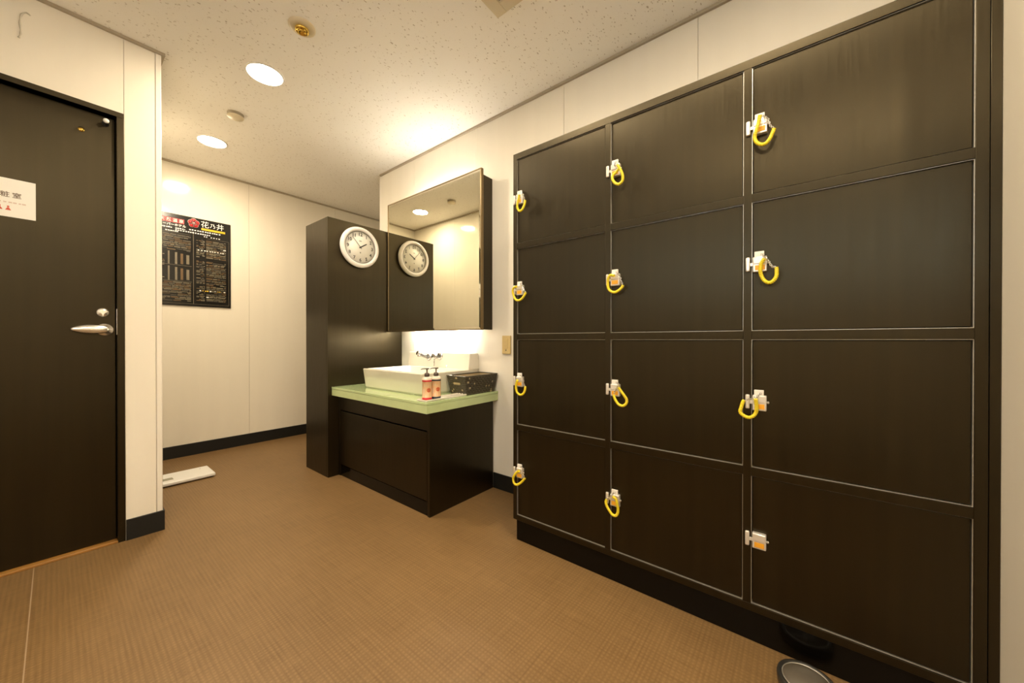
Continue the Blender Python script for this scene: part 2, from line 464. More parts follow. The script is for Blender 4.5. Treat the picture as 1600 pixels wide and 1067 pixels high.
b.tube(catmull([(-0.061, YD-0.0002, 2.318), (-0.072, YD-0.0002, 2.323), (-0.084, YD-0.0002, 2.306), (-0.088, YD-0.0002, 2.275), (-0.086, YD-0.0002, 2.24), (-0.087, YD-0.0002, 2.222), (-0.091, YD-0.0002, 2.207)], 6), lambda i: 0.0022 + 0.0016*math.sin(i*0.4)**2, 'painted_reflection', 6)
o = b.build('reflection_mark', wall_door); o['label'] = 'faint hook-shaped grey painted reflection on the cream panel'

# ceiling edge trims and baseboards
tn = 0.013
for i, (lo, hi) in enumerate([((XW-tn, YR, ZC-tn), (XW, YE-0.02, ZC)), ((XC, YF-tn, ZC-tn), (2.7, YF, ZC)),
                              ((XN, YD-tn, ZC-tn), (XC+tn, YD, ZC)), ((XC, YD, ZC-tn), (XC+tn, YF-tn, ZC)), ((XN, YB, ZC-tn), (XN+tn, YD-tn, ZC))]):
    struct(boxobj('trim_%d' % (i+1), lo, hi, 'trim'))
bh = 0.099
struct(boxobj('baseboard_right', (XW-0.009, 1.062, 0), (XW, 1.556, bh), 'black', None, 0.002))
struct(boxobj('baseboard_far', (XC, YF-0.009, 0), (2.7, YF, bh), 'black', None, 0.002))
b = MB(); b.box((0.207, YD-0.010, 0), (XC+0.006, YD-0.001, bh), 'black', 0.0015)
struct(b.build('baseboard_door_wall'))
struct(boxobj('baseboard_left', (XC, YD, 0), (XC+0.007, YF-0.009, bh), 'black', None, 0.0015))
struct(boxobj('baseboard_near_side', (XN, YB, 0), (XN+0.009, YD, bh), 'black', None, 0.002))

# ---------------------------------------------------------------- the dark door
door = bpy.data.objects.new('door_1', None); COL.objects.link(door); door.location = (DX1, YD, 0); struct(door)
DP = YD + 0.030      # face of the door leaf
fw = 0.024
b = MB(); b.box((DX0, YD-0.004, DZ-fw), (DX1, YD+0.0995, DZ), 'wood', 0.001); b.build('door_frame_head', door)
b = MB(); b.box((DX1-fw, YD-0.004, 0), (DX1, YD+0.0995, DZ-fw), 'wood', 0.001); b.build('door_frame_jamb', door)
b = MB(); b.box((DX0, YD-0.004, 0), (DX0+fw, YD+0.0995, DZ-fw), 'wood', 0.001); b.build('door_frame_jamb', door)
b = MB(); b.box((DX0+fw, DP+0.038, 0), (DX1-fw, YD+0.0995, DZ-fw), 'gap'); b.build('door_rebate', door)
leaf = boxobj('door_leaf', (DX0+fw+0.004, DP, 0.012), (DX1-fw-0.004, DP+0.037, DZ-fw-0.005), 'wood', door, 0.0012)
boxobj('threshold_strip', (DX0+fw, YD-0.002, 0), (DX1-fw, DP+0.035, 0.010), 'threshold', door, 0.002)
# lever handle: rose + tapering lever that points away from the jamb
b = MB(); hx, hz = 0.143, 1.009
b.lathe([(0, 0), (0.029, 0), (0.029, 0.004), (0.026, 0.009), (0.012, 0.011), (0.011, 0.034), (0, 0.036)], 'satin', (hx, DP, hz), (0, -1, 0), 28)
lev = b.build('lever_rose', door)
b = MB()
n = 18; pts = []
for i in range(n+1):
    t = i/n
    pts.append((hx + 0.010 - t*0.112, DP-0.036 + 0.010*t*t, hz + 0.001*math.sin(t*PI)))
def lr(i):
    t = i/n
    return 0.0205*(1 - (abs(t-0.45)/0.62)**2.2)
b.tube(pts, lr, 'satin', 14)
for v in b.bm.verts: v.co.y = DP-0.034 + (v.co.y-(DP-0.034))*0.62
b.build('lever', lev)
b = MB(); tx, tz = 0.137, 1.0895
b.lathe([(0, 0), (0.021, 0), (0.021, 0.003), (0.017, 0.008), (0, 0.009)], 'satin', (tx, DP, tz), (0, -1, 0), 26)
lk = b.build('lock_rose', door)
b = MB()
b.prism([(tx-0.017, DP-0.009, tz+0.005), (tx-0.004, DP-0.009, tz-0.006), (tx, DP-0.009, tz-0.018), (tx+0.004, DP-0.009, tz-0.006), (tx+0.017, DP-0.009, tz+0.005), (tx, DP-0.009, tz+0.009)], (0, -0.010, 0), 'satin')
b.build('thumb_turn', lk)
boxobj('strike_plate', (DX1-fw-0.0018, YD+0.004, 0.985), (DX1-fw+0.002, YD+0.026, 1.108), 'satin', door, 0.0008)
b = MB()
b.lathe([(0, 0), (0.012, 0), (0.012, 0.004), (0.0085, 0.006), (0.0085, 0.036)], 'ink', (0.148, DP, 1.975), (0, -1, 0), 20)
st = b.build('door_stop', door)
b = MB(); b.lathe([(0.0085, 0.036), (0.010, 0.037), (0.010, 0.043), (0.0075, 0.046), (0, 0.046)], 'white_plastic', (0.148, DP, 1.975), (0, -1, 0), 20)
o = b.build('rubber_tip', st); o['label'] = 'white rubber tip'
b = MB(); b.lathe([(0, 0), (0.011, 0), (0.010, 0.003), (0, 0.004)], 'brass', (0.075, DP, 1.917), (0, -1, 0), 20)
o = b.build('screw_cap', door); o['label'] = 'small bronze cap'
for c in door.children: c.matrix_parent_inverse = Matrix.Translation(-Vector(door.location))

# sign on the door
sg = thing('door_sign', 'white paper sign with Japanese characters stuck on the dark door', 'sign', (-0.15, DP, 1.47))
boxobj('paper_sheet', (-0.262, DP-0.0012, 1.469), (-0.051, DP-0.0001, 1.627), 'paper', sg)
for ch, x in (('\u5316', -0.157), ('\u7ca7', -0.128), ('\u5ba4', -0.0985)):
    text_obj('lettering', ch, 0.024, 'sign_brown', face_minus_y(x, DP-0.0014, 1.5585), sg, 0.0002, 0.0004)
b = MB(); random.seed(3)
x = -0.235
while x < -0.075:
    w = random.uniform(0.004, 0.011)
    b.box((x, DP-0.0016, 1.526), (x+w, DP-0.0011, 1.531), 'sign_pale'); x += w + random.uniform(0.002, 0.006)
b.build('small_print', sg)['kind'] = 'stuff'
for x in (-0.120, -0.1405):
    b = MB()
    b.prism([(x-0.0075, DP-0.0012, 1.496), (x+0.0075, DP-0.0012, 1.496), (x+0.002, DP-0.0012, 1.507), (x-0.002, DP-0.0012, 1.507)], (0, -0.0004, 0), 'sign_red')
    b.lathe([(0, 0), (0.0032, 0), (0.0032, 0.0004), (0, 0.0004)], 'sign_red', (x, DP-0.0012, 1.5108), (0, -1, 0), 14)
    b.build('figure_symbol', sg)
adopt(sg)

# ---------------------------------------------------------------- lockers
XL = 1.350; XP = 1.378; LB, LT = 0.111, 1.838
lock = thing('locker_bank', 'tall dark wood bank of twelve lockers against the right wall', 'lockers', (1.56, 0.36, 0))
cols = [(1.041, 0.599), (0.577, 0.136), (0.114, -0.328)]
rows = [(0.134, 0.535), (0.562, 0.962), (0.989, 1.390), (1.416, 1.810)]
boxobj('side_panel', (XL, cols[0][0], LB), (XW-0.001, 1.061, LT), 'wood', lock, 0.0008)
boxobj('side_panel', (XL, -0.349, LB), (XW-0.001, cols[2][1], LT), 'wood', lock, 0.0008)
boxobj('filler_strip', (XL+0.001, YR+0.0005, 0.0), (XL+0.03, -0.3505, LT), 'wood', lock, 0.0008)
boxobj('top_panel', (XL, cols[2][1], rows[3][1]), (XW-0.001, cols[0][0], LT), 'wood', lock, 0.0008)
boxobj('bottom_panel', (XL, cols[2][1], LB), (XW-0.001, cols[0][0], rows[0][0]), 'wood', lock, 0.0008)
boxobj('back_panel', (XW-0.008, cols[2][1], rows[0][0]), (XW-0.001, cols[0][0], rows[3][1]), 'gap', lock)
for k in (0, 1):
    boxobj('divider', (XL, cols[k+1][0], rows[0][0]), (XW-0.009, cols[k][1], rows[3][1]), 'wood', lock, 0.0008)
for k in range(3):
    for r in range(3):
        boxobj('shelf', (XL, cols[k][1], rows[r][1]), (XW-0.009, cols[k][0], rows[r+1][0]), 'wood', lock, 0.0008)
boxobj('plinth', (XP, -0.3505, 0), (XW-0.012, 1.0615, LB), 'plinth', lock)
RC = 0.0075           # the doors sit this far behind the frame's front
DF = XL + RC
tilt = [[0.0, 0.001, -0.001, 0.004], [0.001, 0.0, 0.002, -0.002], [-0.001, 0.001, 0.0, 0.002]]
for k, (yl, yr) in enumerate(cols):
    for r, (z0, z1) in enumerate(rows):
        # aluminium lining of the opening
        b = MB(); t = 0.0012; d0, d1 = XL+0.0042, DF+0.016
        b.box((d0, yl-t, z0), (d1, yl, z1), 'alu'); b.box((d0, yr, z0), (d1, yr+t, z1), 'alu')
        b.box((d0, yr+t, z0), (d1, yl-t, z0+t), 'alu'); b.box((d0, yr+t, z1-t), (d1, yl-t, z1), 'alu')
        b.build('opening_trim', lock)
        g = 0.0035
        b = MB(); b.box((DF, yr+g, z0+g), (DF+0.018, yl-g, z1-g), 'wood', 0.0008)
        dr = b.build('door', lock, origin=(DF+0.009, yr+g, (z0+z1)/2))
        zc = (z0+z1)/2 + 0.004
        oy, ox = yr+g, DF+0.009          # sub-parts are in the door's own coordinates
        def part(mb, nm):
            return mb.build(nm, dr, origin=None)
        def P(x, y, z): return (x-ox, y-oy, z-(z0+z1)/2)
        y1 = yl - 0.0035; y0 = y1 - 0.036
        b = MB(); b.box(P(DF-0.016, y0, zc-0.0235), P(DF, y1, zc+0.0235), 'lock_case', 0.0022)
        b.box(P(DF-0.0185, y0+0.002, zc+0.002), P(DF-0.0155, y1-0.002, zc+0.0215), 'lock_case', 0.001)
        part(b, 'lock_case')
        b = MB(); b.box(P(DF-0.0172, y0+0.005, zc-0.018), P(DF-0.0155, y1-0.006, zc-0.003), 'lock_label', 0.0004); part(b, 'number_label')
        b = MB(); b.lathe([(0, 0), (0.0035, 0), (0.0035, 0.003), (0.0048, 0.0035), (0.0048, 0.006), (0, 0.0075)], 'chrome', P(DF-0.008, y0, zc+0.003), (0, -1, 0), 14); part(b, 'lock_knob')
        # strike on the frame
        b = MB(); sy = yl + 0.0035
        b.box((XL-0.010, sy, zc-0.020), (XL, sy+0.0115, zc+0.024), 'lock_case', 0.003)
        b.box((XL-0.006, yl-0.006, zc-0.004), (XL-0.0008, sy+0.002, zc+0.006), 'lock_case', 0.0008)
        b.build('strike_plate', lock)
        dr.rotation_euler = (0, 0, tilt[k][r])
adopt(lock)

# key bands
BANDS = {
 'c3r1': ([(0.091, 1.636), (0.095, 1.616), (0.101, 1.596), (0.105, 1.58), (0.101, 1.564), (0.09, 1.553), (0.078, 1.552), (0.068, 1.562), (0.062, 1.575), (0.057, 1.589)], [(0.057, 1.589), (0.067, 1.601), (0.073, 1.622)]),
 'c3r2': ([(0.079, 1.204), (0.087, 1.191), (0.09, 1.171), (0.087, 1.154), (0.08, 1.14), (0.069, 1.132), (0.058, 1.137), (0.051, 1.149), (0.05, 1.164), (0.051, 1.177)], [(0.051, 1.177), (0.061, 1.179), (0.069, 1.195), (0.077, 1.206)]),
 'c3r3': ([(0.1, 0.781), (0.099, 0.768), (0.098, 0.752), (0.1, 0.739), (0.107, 0.727), (0.119, 0.721), (0.133, 0.726), (0.141, 0.736), (0.138, 0.752), (0.134, 0.767), (0.13, 0.774)], [(0.13, 0.774), (0.114, 0.779), (0.101, 0.785)]),
 'c2r1': ([(0.535, 1.62), (0.525, 1.601), (0.518, 1.579), (0.521, 1.56), (0.536, 1.552), (0.552, 1.563), (0.56, 1.58), (0.557, 1.592), (0.547, 1.598), (0.536, 1.609)], [(0.536, 1.609), (0.546, 1.621), (0.548, 1.632)]),
 'c2r2': ([(0.547, 1.205), (0.565, 1.208), (0.575, 1.196), (0.578, 1.177), (0.575, 1.159), (0.564, 1.147), (0.549, 1.143), (0.534, 1.149), (0.521, 1.16), (0.518, 1.168)], [(0.518, 1.168), (0.524, 1.183), (0.531, 1.204)]),
 'c2r3': ([(0.53, 0.782), (0.521, 0.767), (0.511, 0.752), (0.503, 0.737), (0.505, 0.722), (0.517, 0.712), (0.533, 0.715), (0.544, 0.727), (0.552, 0.743), (0.553, 0.752)], [(0.553, 0.752), (0.542, 0.774), (0.531, 0.793)]),
 'c2r4': ([(0.553, 0.364), (0.541, 0.355), (0.538, 0.336), (0.536, 0.316), (0.538, 0.299), (0.546, 0.288), (0.559, 0.289), (0.571, 0.301), (0.581, 0.316), (0.585, 0.33), (0.581, 0.34)], [(0.581, 0.34), (0.573, 0.349), (0.559, 0.369)]),
 'c1r1': ([(0.999, 1.624), (1.006, 1.608), (1.016, 1.59), (1.019, 1.571), (1.008, 1.555), (0.994, 1.557), (0.984, 1.568), (0.977, 1.583), (0.975, 1.596)], [(0.975, 1.596), (0.98, 1.611), (0.991, 1.633)]),
 'c1r2': ([(1.016, 1.206), (1.035, 1.202), (1.044, 1.188), (1.041, 1.166), (1.03, 1.149), (1.013, 1.143), (0.994, 1.15), (0.979, 1.165), (0.971, 1.178)], [(0.971, 1.178), (0.982, 1.193), (0.991, 1.213)]),
 'c1r3': ([(1.01, 0.776), (1.019, 0.76), (1.025, 0.739), (1.021, 0.718), (1.005, 0.708), (0.988, 0.713), (0.977, 0.73), (0.974, 0.75)], [(0.974, 0.75), (0.983, 0.769), (0.988, 0.791)]),
 'c1r4': ([(1.001, 0.36), (1.02, 0.346), (1.038, 0.324), (1.044, 0.307), (1.038, 0.291), (1.023, 0.288), (1.006, 0.298), (0.99, 0.313), (0.976, 0.33)], [(0.976, 0.33), (0.983, 0.35), (0.987, 0.378)]),
}
coln = {1: 'column beside the mirror', 2: 'middle column', 3: 'column farthest from the mirror'}
rown = {1: 'top', 2: 'second', 3: 'third', 4: 'bottom'}
for key, (path, chain) in BANDS.items():
    k, r = int(key[1]), int(key[3])
    yl = cols[k-1][0]; z0, z1 = rows[4-r]; zc = (z0+z1)/2 + 0.004
    y1 = yl-0.0035; y0 = y1-0.036; ym = (y0+y1)/2
    t = thing('key_band', 'yellow coil key band on the %s lock, locker %s' % (rown[r], coln[k]), 'key band', (DF-0.02, ym, zc+0.03), 'yellow key bands on the lockers')
    b = MB(); b.box((DF-0.013, y0+0.007, zc+0.0225), (DF-0.006, y1-0.004, zc+0.040), 'tag', 0.0012)
    b.build('key_head', t)
    xs = 1.316
    pts = catmull([(xs + 0.012*math.sin(min(1, i/3)*PI/2)*0 + (0.010 if i > 3 else 0.0033*i), y, z) for i, (y, z) in enumerate(path)], 1)
    # resample by arc length so the ribs stay even
    fine = catmull([(xs + min(0.012, 0.004*i), y, z) for i, (y, z) in enumerate(path)], 24)
    acc = [0.0]
    for i in range(1, len(fine)): acc.append(acc[-1] + (fine[i]-fine[i-1]).length)
    total = acc[-1]; step = 0.00115; n = int(total/step); rs = []; j = 0
    for i in range(n+1):
        s = min(total, i*step)
        while j < len(acc)-2 and acc[j+1] < s: j += 1
        f = (s-acc[j])/max(1e-9, acc[j+1]-acc[j]); rs.append(fine[j].lerp(fine[j+1], f))
    b = MB(); b.tube(rs, lambda i: 0.0056*(0.93 + 0.10*math.cos(2*PI*i/4)), 'coil', 9)
    b.build('coil', t)
    b = MB()
    cp = catmull([(1.326 - 0.002*i, y, z) for i, (y, z) in enumerate(chain)] + [(DF-0.0145, ym-0.004, zc+0.031)], 4)
    for i in range(0, len(cp)-1, 1):
        a, c = cp[i], cp[i+1]; d = (c-a); L_ = d.length*0.62 + 0.0012; d.normalize()
        side = d.cross(Vector((1, 0, 0))) if i % 2 else Vector((1, 0, 0))
        mid = (a+c)/2; side = side.normalized()
        b.tube([mid + d*L_*math.cos(2*PI*q/10) + side*0.0026*math.sin(2*PI*q/10) for q in range(10)], 0.0009, 'chrome', 5, True)
    b.build('chain', t)
    adopt(t)

# ---------------------------------------------------------------- tall cabinet with the clock
tc = thing('tall_cabinet', 'tall dark wood cabinet beside the wash basin, clock on its side', 'cabinet', (1.48, 2.74, 0))
TX, TY0, TY1, TZ = 1.175, 2.565, 2.915, 1.820
boxobj('side_panel', (TX, TY0, 0), (XW-0.001, TY0+0.02, TZ), 'wood_low', tc, 0.0008)
boxobj('side_panel', (TX+0.02, TY1-0.0195, 0), (XW-0.001, TY1, TZ), 'wood_low', tc, 0.0008)
boxobj('door', (TX, TY0+0.0215, 0.0), (TX+0.019, TY1, TZ), 'wood_low', tc, 0.0008)
boxobj('top_panel', (TX+0.02, TY0+0.021, TZ-0.02), (XW-0.001, TY1-0.020, TZ), 'wood_low', tc, 0.0008)
boxobj('base_panel', (TX+0.02, TY0+0.021, 0), (XW-0.001, TY1-0.021, 0.06), 'wood_low', tc, 0.0008)
adopt(tc)

# wall clock
cx, cz, cy = 1.400, 1.645, TY0
ck = thing('wall_clock', 'round white clock hanging on the side of the tall dark cabinet', 'clock', (cx, cy, cz))
b = MB(); b.lathe([(0, 0.001), (0.130, 0.001), (0.146, 0.010), (0.150, 0.022), (0.146, 0.034), (0.134, 0.041), (0.124, 0.040), (0.120, 0.036), (0.1185, 0.030)], 'clock_rim', (cx, cy, cz), (0, -1, 0), 64); b.build('rim', ck)
b = MB(); b.tube([(cx+0.1160*math.cos(a*PI/32), cy-0.0300, cz+0.1160*math.sin(a*PI/32)) for a in range(64)], 0.0022, 'ink_grey', 8, True); b.build('inner_ring', ck)['label'] = 'dark inner ring'
b = MB(); b.lathe([(0, 0.027), (0.118, 0.027), (0.118, 0.020)], 'clock_dial', (cx, cy, cz), (0, -1, 0), 64); b.build('dial', ck)
yd = cy - 0.0273
for h in range(1, 13):
    a = h*PI/6
    text_obj('numeral', str(h), 0.034, 'ink', face_minus_y(cx + 0.094*math.sin(a), yd, cz + 0.094*math.cos(a)), ck, 0.0002, 0.0007)
def hand(nm, ang, l, w0, w1, tail, dy):
    u = Vector((math.sin(ang), 0, math.cos(ang))); v = Vector((math.cos(ang), 0, -math.sin(ang)))
    o = Vector((cx, cy-dy, cz)); b = MB()
    b.prism([o - u*tail - v*w0, o - u*tail + v*w0, o + u*l + v*w1, o + u*l - v*w1], (0, -0.0008, 0), 'ink')
    b.build(nm, ck)
hand('hour_hand', 1.88*PI/6, 0.058, 0.0046, 0.0036, 0.010, 0.0295)
hand('minute_hand', 53*PI/30, 0.092, 0.0016, 0.0010, 0.014, 0.0312)
b = MB(); b.lathe([(0, 0.0275), (0.0045, 0.0275), (0.0045, 0.033), (0, 0.0335)], 'ink', (cx, cy, cz), (0, -1, 0), 16); b.build('hub', ck)
boxobj('dial_print', (cx-0.009, yd-0.0003, cz+0.044), (cx+0.009, yd+0.0001, cz+0.049), 'ink_grey', ck)
boxobj('dial_print', (cx-0.004, yd-0.0003, cz-0.044), (cx+0.004, yd+0.0001, cz-0.034), 'ink_grey', ck)
adopt(ck)

# ---------------------------------------------------------------- mirror cabinet
XM = 1.639
mc = thing('mirror_cabinet', 'wall-hung mirror cabinet with a thin bronze frame lit from above and below', 'mirror', (1.70, 2.05, 1.024))
boxobj('side_panel', (XM+0.021, 1.569, 1.028), (XW-0.001, 1.589, 2.012), 'wood_low', mc, 0.0008)
boxobj('side_panel', (XM+0.021, 2.525, 1.028), (XW-0.001, 2.545, 2.012), 'wood_low', mc, 0.0008)
boxobj('top_panel', (XM+0.021, 1.589, 1.972), (XW-0.001, 2.525, 1.988), 'white_plastic', mc)
boxobj('bottom_panel', (XM+0.021, 1.589, 1.046), (XW-0.001, 2.525, 1.062), 'white_plastic', mc)
MY0, MY1, MZ0, MZ1 = 1.540, 2.556, 1.024, 2.030
fwm = 0.007
b = MB()
b.box((XM-0.001, MY0, MZ0), (XM+0.0205, MY0+fwm, MZ1), 'bronze', 0.001); b.box((XM-0.001, MY1-fwm, MZ0), (XM+0.0205, MY1, MZ1), 'bronze', 0.001)
b.box((XM-0.001, MY0+fwm, MZ1-fwm), (XM+0.0205, MY1-fwm, MZ1), 'bronze', 0.001); b.box((XM-0.001, MY0+fwm, MZ0), (XM+0.0205, MY1-fwm, MZ0+fwm), 'bronze', 0.001)
b.box((XM+0.006, MY0+fwm, MZ0+fwm), (XM+0.020, MY1-fwm, MZ1-fwm), 'bronze')
b.build('mirror_frame', mc)
# silvered glass with a ground bevel along its edge
b = MB(); y0, y1, z0, z1 = MY0+fwm, MY1-fwm, MZ0+fwm, MZ1-fwm; bv = 0.012
O = [b.bm.verts.new((XM+0.0015, y, z)) for y, z in ((y0,z0),(y1,z0),(y1,z1),(y0,z1))]
I = [b.bm.verts.new((XM, y, z)) for y, z in ((y0+bv,z0+bv),(y1-bv,z0+bv),(y1-bv,z1-bv),(y0+bv,z1-bv))]
B = [b.bm.verts.new((XM+0.0058, y, z)) for y, z in ((y0,z0),(y1,z0),(y1,z1),(y0,z1))]
b.face(I, 'mirror'); b.face(B[::-1], 'mirror')
for i in range(4):
    j = (i+1) % 4
    b.face([O[i], O[j], I[j], I[i]], 'mirror_bevel'); b.face([O[j], O[i], B[i], B[j]], 'bronze')
b.build('mirror_glass', mc)
for z, nm in ((2.003, 'tube_up'), (1.0365, 'tube_low')):
    b = MB(); b.lathe([(0, 0), (0.0075, 0), (0.0075, 0.62), (0, 0.62)], nm, (1.725, 1.745, z), (0, 1, 0), 12); b.build('lamp_tube', mc)
adopt(mc)

# ---------------------------------------------------------------- vanity unit
VX, VY0, VY1, VZ = 1.250, 1.556, 2.563, 0.572
vn = thing('vanity_unit', 'low dark wood vanity cabinet carrying the green glass counter', 'cabinet', (1.5, 2.05, 0))
boxobj('side_panel', (VX, VY0, 0), (XW-0.010, VY0+0.02, VZ), 'wood', vn, 0.0008)
boxobj('side_panel', (VX, VY1-0.02, 0), (XW-0.001, VY1, VZ), 'wood', vn, 0.0008)
boxobj('apron', (VX+0.001, VY0+0.0205, 0.468), (VX+0.02, VY1-0.0205, VZ), 'wood', vn, 0.0008)
boxobj('door', (VX+0.002, VY0+0.026, 0.082), (VX+0.02, VY1-0.024, 0.459), 'wood', vn, 0.001)
boxobj('kick_board', (VX+0.006, VY0+0.0205, 0), (VX+0.02, VY1-0.0205, 0.076), 'plinth', vn, 0.0008)
boxobj('carcass', (VX+0.021, VY0+0.021, 0), (XW-0.011, VY1-0.021, VZ-0.001), 'gap', vn)
adopt(vn)
ct = thing('glass_counter', 'pale green frosted glass counter on top of the dark vanity', 'counter', (1.5, 2.05, VZ))
CX, CY0, CZ = 1.200, 1.519, 0.632
boxobj('glass_base', (CX+0.001, CY0+0.001, VZ), (XW-0.001, VY1, CZ-0.0155), 'glass_green_edge', ct, 0.0015)
boxobj('glass_top', (CX, CY0, CZ-0.015), (XW-0.001, VY1, CZ), 'glass_green', ct, 0.0020)
adopt(ct)

# basin
bs = thing('wash_basin', 'large white rectangular vessel basin with raised back ledge on the green counter', 'basin', (1.5, 2.02, CZ))
BZ = 0.767
bx0, by0, by1 = 1.300, 1.690, 2.330; lx = 1.690
b = MB()
def ring(x0, y0, x1, y1, z): return [b.bm.verts.new(p) for p in ((x0,y0,z),(x1,y0,z),(x1,y1,z),(x0,y1,z))]
R = [ring(1.336, 1.722, XW-0.030, 2.352, CZ), ring(1.326, 1.712, XW-0.020, 2.345, CZ+0.012), ring(bx0, by0, XW-0.001, by1, BZ-0.004), ring(bx0+0.003, by0+0.003, XW-0.001, by1-0.003, BZ),
     ring(bx0+0.020, by0+0.020, lx-0.018, by1-0.020, BZ), ring(bx0+0.025, by0+0.025, lx-0.022, by1-0.025, BZ-0.006), ring(bx0+0.050, by0+0.05, lx-0.05, by1-0.05, 0.668), ring(bx0+0.075, by0+0.075, lx-0.075, by1-0.075, 0.660)]
b.face(R[0][::-1], 'ceramic'); b.face(R[-1], 'ceramic')
for k in range(len(R)-1):
    for i in range(4):
        j = (i+1) % 4
        b.face([R[k][i], R[k][j], R[k+1][j], R[k+1][i]], 'ceramic')
es = [e for e in b.bm.edges if abs((e.verts[0].co-e.verts[1].co).normalized().z) > 0.35]
r = bmesh.ops.bevel(b.bm, geom=es, offset=0.010, segments=3, profile=0.5, affect='EDGES')
for f in b.bm.faces: f.smooth = False
bs_bowl = b.build('bowl', bs)
b = MB()
b.hexa([(lx-0.014, by0+0.0, BZ-0.004), (XW-0.001, by0-0.004, BZ-0.004), (XW-0.001, by1+0.022, BZ-0.004), (lx-0.014, by1+0.022, BZ-0.004),
        (lx+0.003, by0+0.004, 0.872), (XW-0.001, by0+0.004, 0.872), (XW-0.001, by1+0.016, 0.872), (lx+0.003, by1+0.016, 0.872)], 'ceramic', 0.005, 3)
b.build('back_ledge', bs)
b = MB(); b.lathe([(0, 0.0005), (0.032, 0.0005), (0.032, 0.003), (0.022, 0.004), (0.020, 0.002), (0, 0.003)], 'chrome', (1.50, 2.01, 0.660), (0, 0, 1), 28); b.build('drain', bs)
b = MB(); b.lathe([(0, 0), (0.005, 0), (0.005, 0.012), (0.010, 0.014), (0.010, 0.019), (0, 0.021)], 'chrome', (lx-0.010, 1.905, BZ-0.003), (0, 0, 1), 16); b.build('pop_up_rod', bs)
adopt(bs)
# wall-type faucet on the ledge
fc = thing('basin_faucet', 'chrome spout and round knob mounted on the white basin ledge', 'faucet', (1.69, 2.05, 0.84))
def ledge_x(z): return lx-0.014 + 0.017*(z-BZ+0.004)/(0.872-BZ+0.004)
sz = 0.836
b = MB(); b.lathe([(0, -0.004), (0.026, -0.004), (0.026, 0.006), (0.019, 0.011), (0, 0.011)], 'faucet', (ledge_x(sz), 2.105, sz), (-1, 0, 0), 26); b.build('spout_flange', fc)
b = MB(); p0 = Vector((ledge_x(sz)-0.010, 2.105, sz)); p1 = Vector((1.588, 2.104, 0.868))
d = (p1-p0).normalized(); L_ = (p1-p0).length
b.lathe([(0, 0), (0.0145, 0), (0.0135, L_-0.012), (0.016, L_-0.010), (0.016, L_+0.004), (0.013, L_+0.006), (0, L_+0.005)], 'faucet', p0, d, 20); b.build('spout', fc)
b = MB(); b.lathe([(0, 0), (0.010, 0), (0.010, 0.014), (0, 0.014)], 'faucet', p1 + Vector((0.008, 0, -0.012)), (0, 0, -1), 16); b.build('aerator', fc)
kz, ky = 0.846, 1.985
b = MB(); b.lathe([(0, -0.004), (0.027, -0.004), (0.027, 0.006), (0.020, 0.012), (0, 0.012)], 'faucet', (ledge_x(kz), ky, kz), (-1, 0, 0), 26); b.build('knob_flange', fc)
b = MB(); b.lathe([(0, 0), (0.0135, 0), (0.0135, 0.030), (0.020, 0.032), (0.021, 0.050), (0.017, 0.056), (0, 0.056)], 'faucet', (ledge_x(kz)-0.010, ky, kz), (-1, 0, 0.02), 26)
kn = b.build('knob', fc)
b = MB(); b.tube([(ledge_x(kz)-0.052, ky, kz-0.012), (ledge_x(kz)-0.054, ky, kz-0.040), (ledge_x(kz)-0.056, ky, kz-0.066)], lambda i: 0.0032+0.0004*i, 'faucet', 10); b.build('lever', kn)
adopt(fc)

